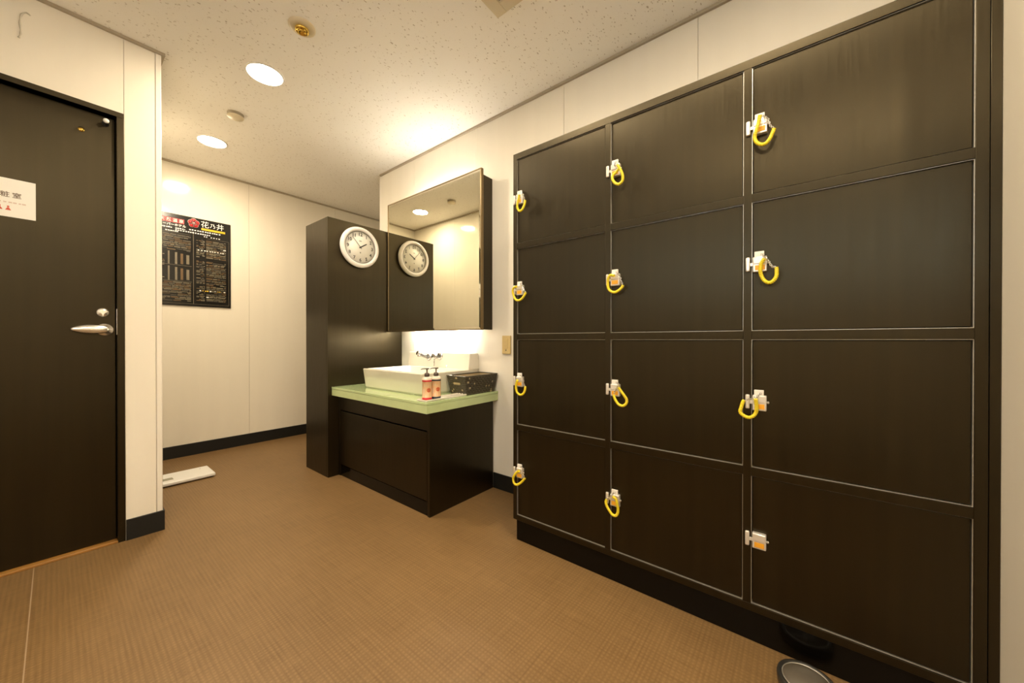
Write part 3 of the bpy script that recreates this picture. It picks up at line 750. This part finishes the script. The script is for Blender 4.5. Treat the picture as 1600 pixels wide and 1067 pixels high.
# tray and pump bottles
ty = thing('soap_tray', 'long white tray at the front corner of the green counter', 'tray', (1.35, 1.566, CZ))
b = MB(); b.box((1.205, 1.531, CZ), (1.505, 1.607, CZ+0.006), 'ceramic', 0.003)
b.build('tray_base', ty)
b = MB()
for lo, hi in (((1.205, 1.531, CZ+0.004), (1.505, 1.537, CZ+0.011)), ((1.205, 1.601, CZ+0.004), (1.505, 1.607, CZ+0.011)), ((1.205, 1.5365, CZ+0.004), (1.211, 1.6015, CZ+0.011)), ((1.499, 1.5365, CZ+0.004), (1.505, 1.6015, CZ+0.011))):
    b.box(lo, hi, 'ceramic', 0.002)
b.build('tray_rim', ty)
adopt(ty)
def bottle(x, y, band, label):
    z = CZ + 0.0062
    t = thing('pump_bottle', label, 'bottle', (x, y, z), 'pump bottles on the tray')
    r = 0.0262
    b = MB(); b.lathe([(0, 0), (r-0.002, 0), (r, 0.003), (r, 0.014), (r-0.0004, 0.0145), (r-0.0004, 0.098), (r, 0.0985), (r, 0.107)], band, (x, y, z), n=32,
                      mats=[band, band, band, 'peach', 'peach', 'peach', band]); b.build('body', t)
    b = MB(); b.lathe([(r, 0.107), (r, 0.114), (r-0.004, 0.120), (0.013, 0.123), (0.012, 0.124), (0, 0.124)], 'peach_top', (x, y, z), n=32); b.build('shoulder', t)
    b = MB(); b.lathe([(0.010, 0.123), (0.0135, 0.127), (0.0145, 0.134), (0.0125, 0.142), (0.006, 0.146), (0.0035, 0.147), (0.0035, 0.162), (0.006, 0.163), (0.006, 0.168), (0, 0.169)], 'pump', (x, y, z), n=20); b.build('pump_head', t)
    b = MB(); nd = Vector((-0.62, 0.78, 0)); q = Vector((x, y, z))
    b.tube([q + nd*-0.012 + Vector((0, 0, 0.1675)), q + nd*0.006 + Vector((0, 0, 0.168)), q + nd*0.024 + Vector((0, 0, 0.167)), q + nd*0.033 + Vector((0, 0, 0.163))], lambda i: 0.0036 - 0.0005*i, 'pump', 10)
    b.build('nozzle', t)
    # printed label on the side that faces the room: wraps the body
    b = MB()
    def patch(pts, m):
        vs = []
        for a, h in pts:
            an = math.radians(228 + a)
            vs.append(b.bm.verts.new((x + (r+0.0001)*math.cos(an), y + (r+0.0001)*math.sin(an), z+h)))
        b.face(vs, m)
    for k in range(6):                                   # five-petal bloom, printed off centre
        a0 = k*PI/3
        patch([(26 + 26*math.cos(a0+q), 0.054 + 0.011*math.sin(a0+q)) for q in (0, 0.35, 0.7, 1.05)] + [(26, 0.054)], 'petal')
    patch([(10, 0.038), (18, 0.040), (30, 0.046), (24, 0.041)], 'petal')
    for k in range(5):
        patch([(-26+9*k, 0.072), (-22+9*k, 0.072), (-22+9*k, 0.088-0.002*k), (-26+9*k, 0.088-0.002*k)], 'leaf' if k % 2 else 'peach_top')
    patch([(-40, 0.030), (-31, 0.030), (-31, 0.060), (-40, 0.060)], 'peach_top')
    b.build('printed_label', t)
    adopt(t)
bottle(1.2445, 1.571, 'band_red', 'peach pump bottle with red bands on the white tray')
bottle(1.3005, 1.563, 'band_navy', 'peach pump bottle with navy bands on the white tray')

# woven basket
bk = thing('woven_basket', 'dark woven tapered basket beside the basin at the counter edge', 'basket', (1.64, 1.61, CZ))
kx0, kx1, ky0, ky1, kz0, kz1 = 1.500, 1.752, 1.530, 1.668, CZ, CZ+0.112
fx, fy = 0.022, 0.020
def bcor(t, off=0.0):
    return kx0-fx*t+off, kx1+min(fx*t, 0.020)-off, ky0+(-fy*t if False else -0.012*t)+off, ky1+fy*t*0.8-off
b = MB()
wl = 0.003
def lay(t, off):
    x0, x1, y0, y1 = bcor(t, off); z = kz0+(kz1-kz0)*t
    return [b.bm.verts.new(p) for p in ((x0,y0,z),(x1,y0,z),(x1,y1,z),(x0,y1,z))]
o0, o1 = lay(0, 0.004), lay(0.97, 0.004); i0, i1 = lay(0.03, 0.007), lay(0.97, 0.007)
b.face(o0[::-1], 'weave'); b.face(i0, 'basket_in')
for i in range(4):
    j = (i+1) % 4
    b.face([o0[i], o0[j], o1[j], o1[i]], 'weave'); b.face([i0[j], i0[i], i1[i], i1[j]], 'basket_in'); b.face([o1[i], o1[j], i1[j], i1[i]], 'weave')
b.build('lining', bk)
b = MB(); random.seed(11)
def wallpt(side, u, t, out):
    x0, x1, y0, y1 = bcor(t, 0.004)
    c = [(x0, y0), (x1, y0), (x1, y1), (x0, y1)]; a, d = c[side], c[(side+1) % 4]
    nx, ny = [(0, -1), (1, 0), (0, 1), (-1, 0)][side]
    return Vector((a[0]+(d[0]-a[0])*u + nx*out, a[1]+(d[1]-a[1])*u + ny*out, kz0+(kz1-kz0)*t))
for side, nu in ((0, 20), (1, 11), (2, 20), (3, 11)):
    nv = 9
    for iu in range(nu):
        for iv in range(nv):
            if side in (1, 3) and iv in (5, 6) and 3 <= iu <= 7: continue      # hand hole
            horiz = (iu+iv) % 2
            u0, u1, t0, t1 = iu/nu, (iu+1)/nu, iv/nv*0.95+0.005, (iv+1)/nv*0.95-0.002
            e = 0.0006 if horiz else 0.0
            uu0, uu1 = (u0-0.1/nu, u1+0.1/nu) if horiz else (u0+0.18/nu, u1-0.18/nu)
            q0 = 0.0002; q1 = 0.0034 if horiz else 0.0024
            um, tm = (uu0+uu1)/2, (t0+t1)/2
            m = 'weave_light' if random.random() < 0.045 else 'weave'  # scattered pale cells painted in for glints on the weave
            base = [b.bm.verts.new(wallpt(side, a, c, q0)) for a, c in ((uu0,t0),(uu1,t0),(uu1,t1),(uu0,t1))]
            ins = 0.30
            top = [b.bm.verts.new(wallpt(side, a+(um-a)*ins, c+(tm-c)*ins, q1)) for a, c in ((uu0,t0),(uu1,t0),(uu1,t1),(uu0,t1))]
            b.face(top, m, True)
            for i in range(4): b.face([base[i], base[(i+1) % 4], top[(i+1) % 4], top[i]], m, True)
b.build('weave', bk)['kind'] = 'stuff'
b = MB()
x0, x1, y0, y1 = bcor(1.0, 0.004)
b.tube([(x0,y0,kz1),(x0+0.004,y0-0.0005,kz1),(x1-0.004,y0-0.0005,kz1),(x1,y0,kz1),(x1+0.0005,y0+0.004,kz1),(x1+0.0005,y1-0.004,kz1),(x1,y1,kz1),(x1-0.004,y1,kz1),(x0+0.004,y1,kz1),(x0,y1,kz1),(x0-0.0005,y1-0.004,kz1),(x0-0.0005,y0+0.004,kz1)], 0.0038, 'weave', 8, True)
b.build('rim', bk)
b = MB()
pp = [wallpt(3, u, t, 0.0008) for u, t in ((0.29, 0.60), (0.33, 0.545), (0.67, 0.545), (0.71, 0.60), (0.67, 0.66), (0.33, 0.66))]
b.prism(pp, (-0.0014, 0, 0), 'weave_light'); b.build('hand_hole', bk)['label'] = 'light oval hand hole'
adopt(bk)

# wall switch plate
sw = thing('wall_switch', 'yellowed switch plate on the wall between mirror and lockers', 'switch', (XW, 1.445, 0.93))
boxobj('cover_plate', (XW-0.011, 1.411, 0.872), (XW-0.0002, 1.479, 0.988), 'yellow_plastic', sw, 0.003)
for z0, z1 in ((0.950, 0.968), (0.922, 0.944), (0.908, 0.917)):
    boxobj('rocker', (XW-0.0135, 1.430, z0), (XW-0.010, 1.460, z1), 'yellow_plastic', sw, 0.001)
b = MB(); b.lathe([(0, 0), (0.004, 0), (0.004, 0.002), (0, 0.002)], 'ink', (XW-0.011, 1.445, 0.896), (-1, 0, 0), 14); b.build('pilot_lamp', sw)['label'] = 'small dark pilot dot'
adopt(sw)

# ---------------------------------------------------------------- poster on the far wall
po = thing('wall_poster', 'black hot spring notice board with a red flower emblem on the far wall', 'poster', (0.71, YF, 1.243))
PX0, PX1, PZ0, PZ1 = 0.455, 0.970, 1.243, 1.984
py = YF - 0.010
boxobj('board', (PX0, py, PZ0), (PX1, YF-0.0005, PZ1), 'poster', po, 0.0015)
def flat(mb, x0, x1, z0, z1, m, lift=0.0003): mb.box((x0, py-lift, z0), (x1, py-0.00005, z1), m)
for ch, x in zip('\u5929\u7136\u6e29\u6cc9', (0.528, 0.566, 0.604, 0.642)):
    b = MB(); flat(b, x-0.0175, x+0.0175, 1.912, 1.949, 'poster_red'); b.build('red_cell', po)
    text_obj('lettering', ch, 0.030, 'poster_white', face_minus_y(x, py-0.0005, 1.929), po, 0.0002, 0.0003)
text_obj('lettering', '\u30b9\u30fc\u30d1\u30fc\u30db\u30c6\u30eb', 0.0235, 'poster_white', face_minus_y(0.588, py-0.0004, 1.893), po, 0.0002, 0.0006)
b = MB(); ex, ez = 0.719, 1.937
for k in range(5):
    a = k*2*PI/5
    b.lathe([(0, 0), (0.0200, 0), (0.0200, 0.0004), (0, 0.0004)], 'poster_white', (ex+0.019*math.sin(a), py-0.0001, ez+0.019*math.cos(a)), (0, -1, 0), 20)
    b.lathe([(0, 0), (0.0182, 0), (0.0182, 0.0008), (0, 0.0008)], 'poster_red', (ex+0.019*math.sin(a), py-0.0001, ez+0.019*math.cos(a)), (0, -1, 0), 20)
    u = Vector((math.sin(a+PI/5), 0, math.cos(a+PI/5))); v = Vector((u.z, 0, -u.x)); o = Vector((ex, py-0.0009, ez))
    b.prism([o+u*0.006-v*0.0008, o+u*0.006+v*0.0008, o+u*0.024+v*0.0008, o+u*0.024-v*0.0008], (0, -0.0003, 0), 'poster_white')
b.lathe([(0, 0), (0.0062, 0), (0.0062, 0.0013), (0, 0.0013)], 'poster_white', (ex, py-0.0001, ez), (0, -1, 0), 16)
b.lathe([(0, 0), (0.0042, 0), (0.0042, 0.0016), (0, 0.0016)], 'poster_red', (ex, py-0.0001, ez), (0, -1, 0), 16)
b.build('flower_emblem', po)
for ch, x, s in (('\u82b1', 0.792, 0.058), ('\u4e43', 0.845, 0.040), ('\u4e95', 0.895, 0.056)):
    text_obj('lettering', ch, s, 'poster_white', face_minus_y(x, py-0.0004, 1.938), po, 0.0002, 0.0002)
b = MB(); flat(b, 0.768, 0.930, 1.892, 1.909, 'poster_gold'); b.build('gold_bar', po)
# small print that the photo does not resolve: rows of short strokes
random.seed(5)
b = MB()
def row(x0, x1, z, h, mats, lo=0.006, hi=0.016, gap=0.004, skip=0.0):
    x = x0
    while x < x1-0.004:
        w = min(random.uniform(lo, hi), x1-x)
        if random.random() >= skip: flat(b, x, x+w, z, z+h*random.uniform(0.7, 1.0), random.choice(mats))
        x += w + gap*random.uniform(0.6, 1.4)
W = ['poster_white']; T3 = ['poster_tan', 'poster_tan', 'poster_dim', 'poster_brown']
row(0.472, 0.585, 1.866, 0.010, W, 0.007, 0.011, 0.004); row(0.605, 0.665, 1.866, 0.010, W, 0.008, 0.011, 0.004)
row(0.690, 0.905, 1.874, 0.010, W, 0.008, 0.012, 0.006); row(0.605, 0.830, 1.852, 0.010, W, 0.008, 0.012, 0.005)
row(0.785, 0.900, 1.836, 0.009, W, 0.007, 0.011, 0.007, 0.25); row(0.545, 0.625, 1.840, 0.009, W, 0.007, 0.012, 0.003)
z = 1.805
while z > 1.280:
    h = random.choice((0.005, 0.006, 0.008))
    if random.random() < 0.90:
        row(0.735, 0.790, z, h, T3, 0.008, 0.03, 0.005, 0.25); row(0.800, 0.935, z, h, T3 + ['poster_white'] if random.random() < 0.12 else T3, 0.012, 0.05, 0.004, 0.06)
    z -= h + random.uniform(0.003, 0.006)
z = 1.815
while z > 1.275:
    h = random.choice((0.005, 0.006, 0.008))
    if z > 1.69 or z < 1.43: row(0.478, 0.700, z, h, T3, 0.015, 0.06, 0.004, 0.10)
    elif random.random() < 0.5: row(0.478, 0.54, z, h, T3, 0.01, 0.03, 0.004, 0.2)
    z -= h + random.uniform(0.003, 0.006)
row(0.745, 0.935, 1.715, 0.011, W, 0.008, 0.012, 0.008, 0.2); row(0.755, 0.935, 1.372, 0.012, ['poster_white', 'poster_gold'], 0.008, 0.012, 0.006, 0.1)
b.build('small_print', po)['kind'] = 'stuff'
b = MB(); lw = 0.0013
flat(b, 0.7165-lw, 0.7165+lw, 1.262, 1.852, 'poster_tan', 0.0005)
for x0, x1, z in ((0.470, 0.955, 1.262), (0.470, 0.700, 1.832), (0.800, 0.955, 1.826)): flat(b, x0, x1, z-lw*0.6, z+lw*0.6, 'poster_tan', 0.0005)
flat(b, 0.955-lw*0.6, 0.955+lw*0.6, 1.262, 1.826, 'poster_tan', 0.0005)
b.build('ruled_lines', po)
b = MB()
for z0, z1 in ((1.575, 1.680), (1.445, 1.560)):           # bar diagrams of the left half
    for k, (x, w) in enumerate(((0.560, 0.010), (0.602, 0.014), (0.636, 0.016), (0.672, 0.018))):
        flat(b, x, x+w, z0+0.004*k, z1-0.006*k, 'poster_tan' if k != 2 else 'poster_brown')
    flat(b, 0.478, 0.705, z0-0.004, z0-0.002, 'poster_tan')
b.build('bar_diagram', po)
adopt(po)

# bathroom scale
sc = thing('bathroom_scale', 'flat white bathroom scale on the floor below the notice board', 'scale', (0.55, 3.32, 0))
b = MB(); b.box((0.392, 3.212, 0.007), (0.697, 3.440, 0.030), 'white_plastic', 0.007, 3); b.build('body', sc)
b = MB(); b.box((0.405, 3.268, 0.0285), (0.487, 3.322, 0.0304), 'lcd', 0.0004); b.build('display', sc)['label'] = 'grey display window'
b = MB(); b.lathe([(0, 0), (0.004, 0), (0.004, 0.0008), (0, 0.0008)], 'ink_grey', (0.645, 3.39, 0.030), (0, 0, 1), 14); b.build('button', sc)
for x in (0.42, 0.67):
    for y in (3.24, 3.41):
        b = MB(); b.lathe([(0, 0), (0.014, 0), (0.014, 0.008), (0, 0.008)], 'black', (x, y, 0), (0, 0, 1), 16); b.build('foot', sc)
adopt(sc)

# round dark dish on the floor by the locker plinth
ds = thing('round_dish', 'round dark lidded dish on the floor against the locker plinth', 'dish', (1.270, -0.020, 0))
ox, oy = 1.275, -0.022
b = MB(); b.lathe([(0, 0), (0.060, 0), (0.066, 0.004), (0.068, 0.020), (0.066, 0.029), (0.062, 0.030), (0.057, 0.028), (0.056, 0.024), (0, 0.024)], 'dish', (ox, oy, 0), (0, 0, 1), 48); b.build('base', ds)
b = MB(); b.lathe([(0, 0.0268), (0.0545, 0.0268), (0.0545, 0.022)], 'dish_lid', (ox, oy, 0), (0, 0, 1), 48); b.build('lid', ds)
b = MB(); b.tube([(ox+0.0548*math.cos(a*PI/24), oy+0.0548*math.sin(a*PI/24), 0.0275) for a in range(48)], 0.0013, 'alu', 8, True); b.build('metal_ring', ds)['label'] = 'thin bright metal ring'
adopt(ds)

# ---------------------------------------------------------------- ceiling fittings
def downlight(y, label, x=0.712):
    t = thing('downlight', label, 'ceiling light', (x, y, ZC), 'recessed downlights')
    b = MB(); b.lathe([(0.092, 0.0), (0.090, 0.004), (0.082, 0.005), (0.079, 0.002), (0.078, -CAN_H)], 'can_white', (x, y, ZC), (0, 0, -1), 40); b.build('trim_ring', t)
    b = MB(); b.lathe([(0, 0.008), (0.030, 0.0065), (0.055, 0.003), (0.077, -0.003)], 'downlight', (x, y, ZC), (0, 0, -1), 40); b.build('diffuser', t)
    adopt(t)
downlight(2.279, 'round recessed downlight between the two sprinklers, glowing warm white')
downlight(3.353, 'round recessed downlight deepest in the room, near the far wall')
downlight(1.205, 'round recessed downlight in front of the lockers, second nearest the camera')
downlight(0.131, 'round recessed downlight straight above the camera position')
downlight(-0.943, 'round recessed downlight behind the camera position')
downlight(0.131, 'round recessed downlight added left of the camera as unseen fill light', -0.60)  # this and the next: unseen lamps added to lift the near area
downlight(-0.943, 'round recessed downlight added behind and left of the camera as unseen fill light', -0.60)

s1 = thing('sprinkler_head', 'beige ceiling sprinkler with an open brass cup', 'sprinkler', (0.711, 1.80, ZC))
b = MB(); b.lathe([(0.056, 0), (0.055, 0.005), (0.046, 0.009), (0.028, 0.012), (0.026, 0.010)], 'beige_plastic', (0.711, 1.80, ZC), (0, 0, -1), 40); b.build('cover_plate', s1)
b = MB(); b.lathe([(0.028, 0.010), (0.0285, 0.021), (0.025, 0.022), (0.023, 0.012), (0, 0.004)], 'brass', (0.711, 1.80, ZC), (0, 0, -1), 36); b.build('brass_cup', s1)
b = MB(); b.lathe([(0, 0.003), (0.007, 0.005), (0.006, 0.018), (0, 0.020)], 'brass', (0.711, 1.80, ZC), (0, 0, -1), 16); b.build('bulb', s1)
adopt(s1)
s2 = thing('sprinkler_head', 'flat pale sprinkler cover with a dark gap, between the lit downlights', 'sprinkler', (0.719, 2.826, ZC))
b = MB(); b.lathe([(0.044, 0), (0.044, 0.004), (0.030, 0.005), (0.028, 0.014), (0.0, 0.014)], 'trim', (0.719, 2.826, ZC), (0, 0, -1), 36); b.build('base', s2)
b = MB(); b.lathe([(0, 0.016), (0.041, 0.016), (0.044, 0.018), (0.042, 0.024), (0, 0.026)], 'beige_plastic', (0.719, 2.826, ZC), (0, 0, -1), 36); b.build('cover_plate', s2)
adopt(s2)

av = thing('air_vent', 'cream square ceiling air vent cut off by the top edge', 'vent', (1.004, 0.828, ZC))
ax0, ax1, ay0, ay1 = 0.780, 1.228, 0.604, 1.052
for lo, hi in (((ax0, ay1-0.052), (ax1, ay1)), ((ax0, ay0), (ax1, ay0+0.052)), ((ax0, ay0+0.0525), (ax0+0.052, ay1-0.0525)), ((ax1-0.052, ay0+0.0525), (ax1, ay1-0.0525))):
    boxobj('frame_bar', (lo[0], lo[1], ZC-0.014), (hi[0], hi[1], ZC-0.0002), 'beige_plastic', av, 0.002)
boxobj('dark_core', (ax0+0.052, ay0+0.052, ZC-0.003), (ax1-0.052, ay1-0.052, ZC-0.0002), 'gap', av)
for k in range(6):
    y = ay0 + 0.105 + k*0.048
    b = MB(); b.hexa([(ax0+0.08, y, ZC-0.013), (ax1-0.08, y, ZC-0.013), (ax1-0.08, y+0.003, ZC-0.013), (ax0+0.08, y+0.003, ZC-0.013),
                      (ax0+0.08, y+0.012, ZC-0.004), (ax1-0.08, y+0.012, ZC-0.004), (ax1-0.08, y+0.015, ZC-0.004), (ax0+0.08, y+0.015, ZC-0.004)], 'beige_plastic'); b.build('slat', av)
adopt(av)
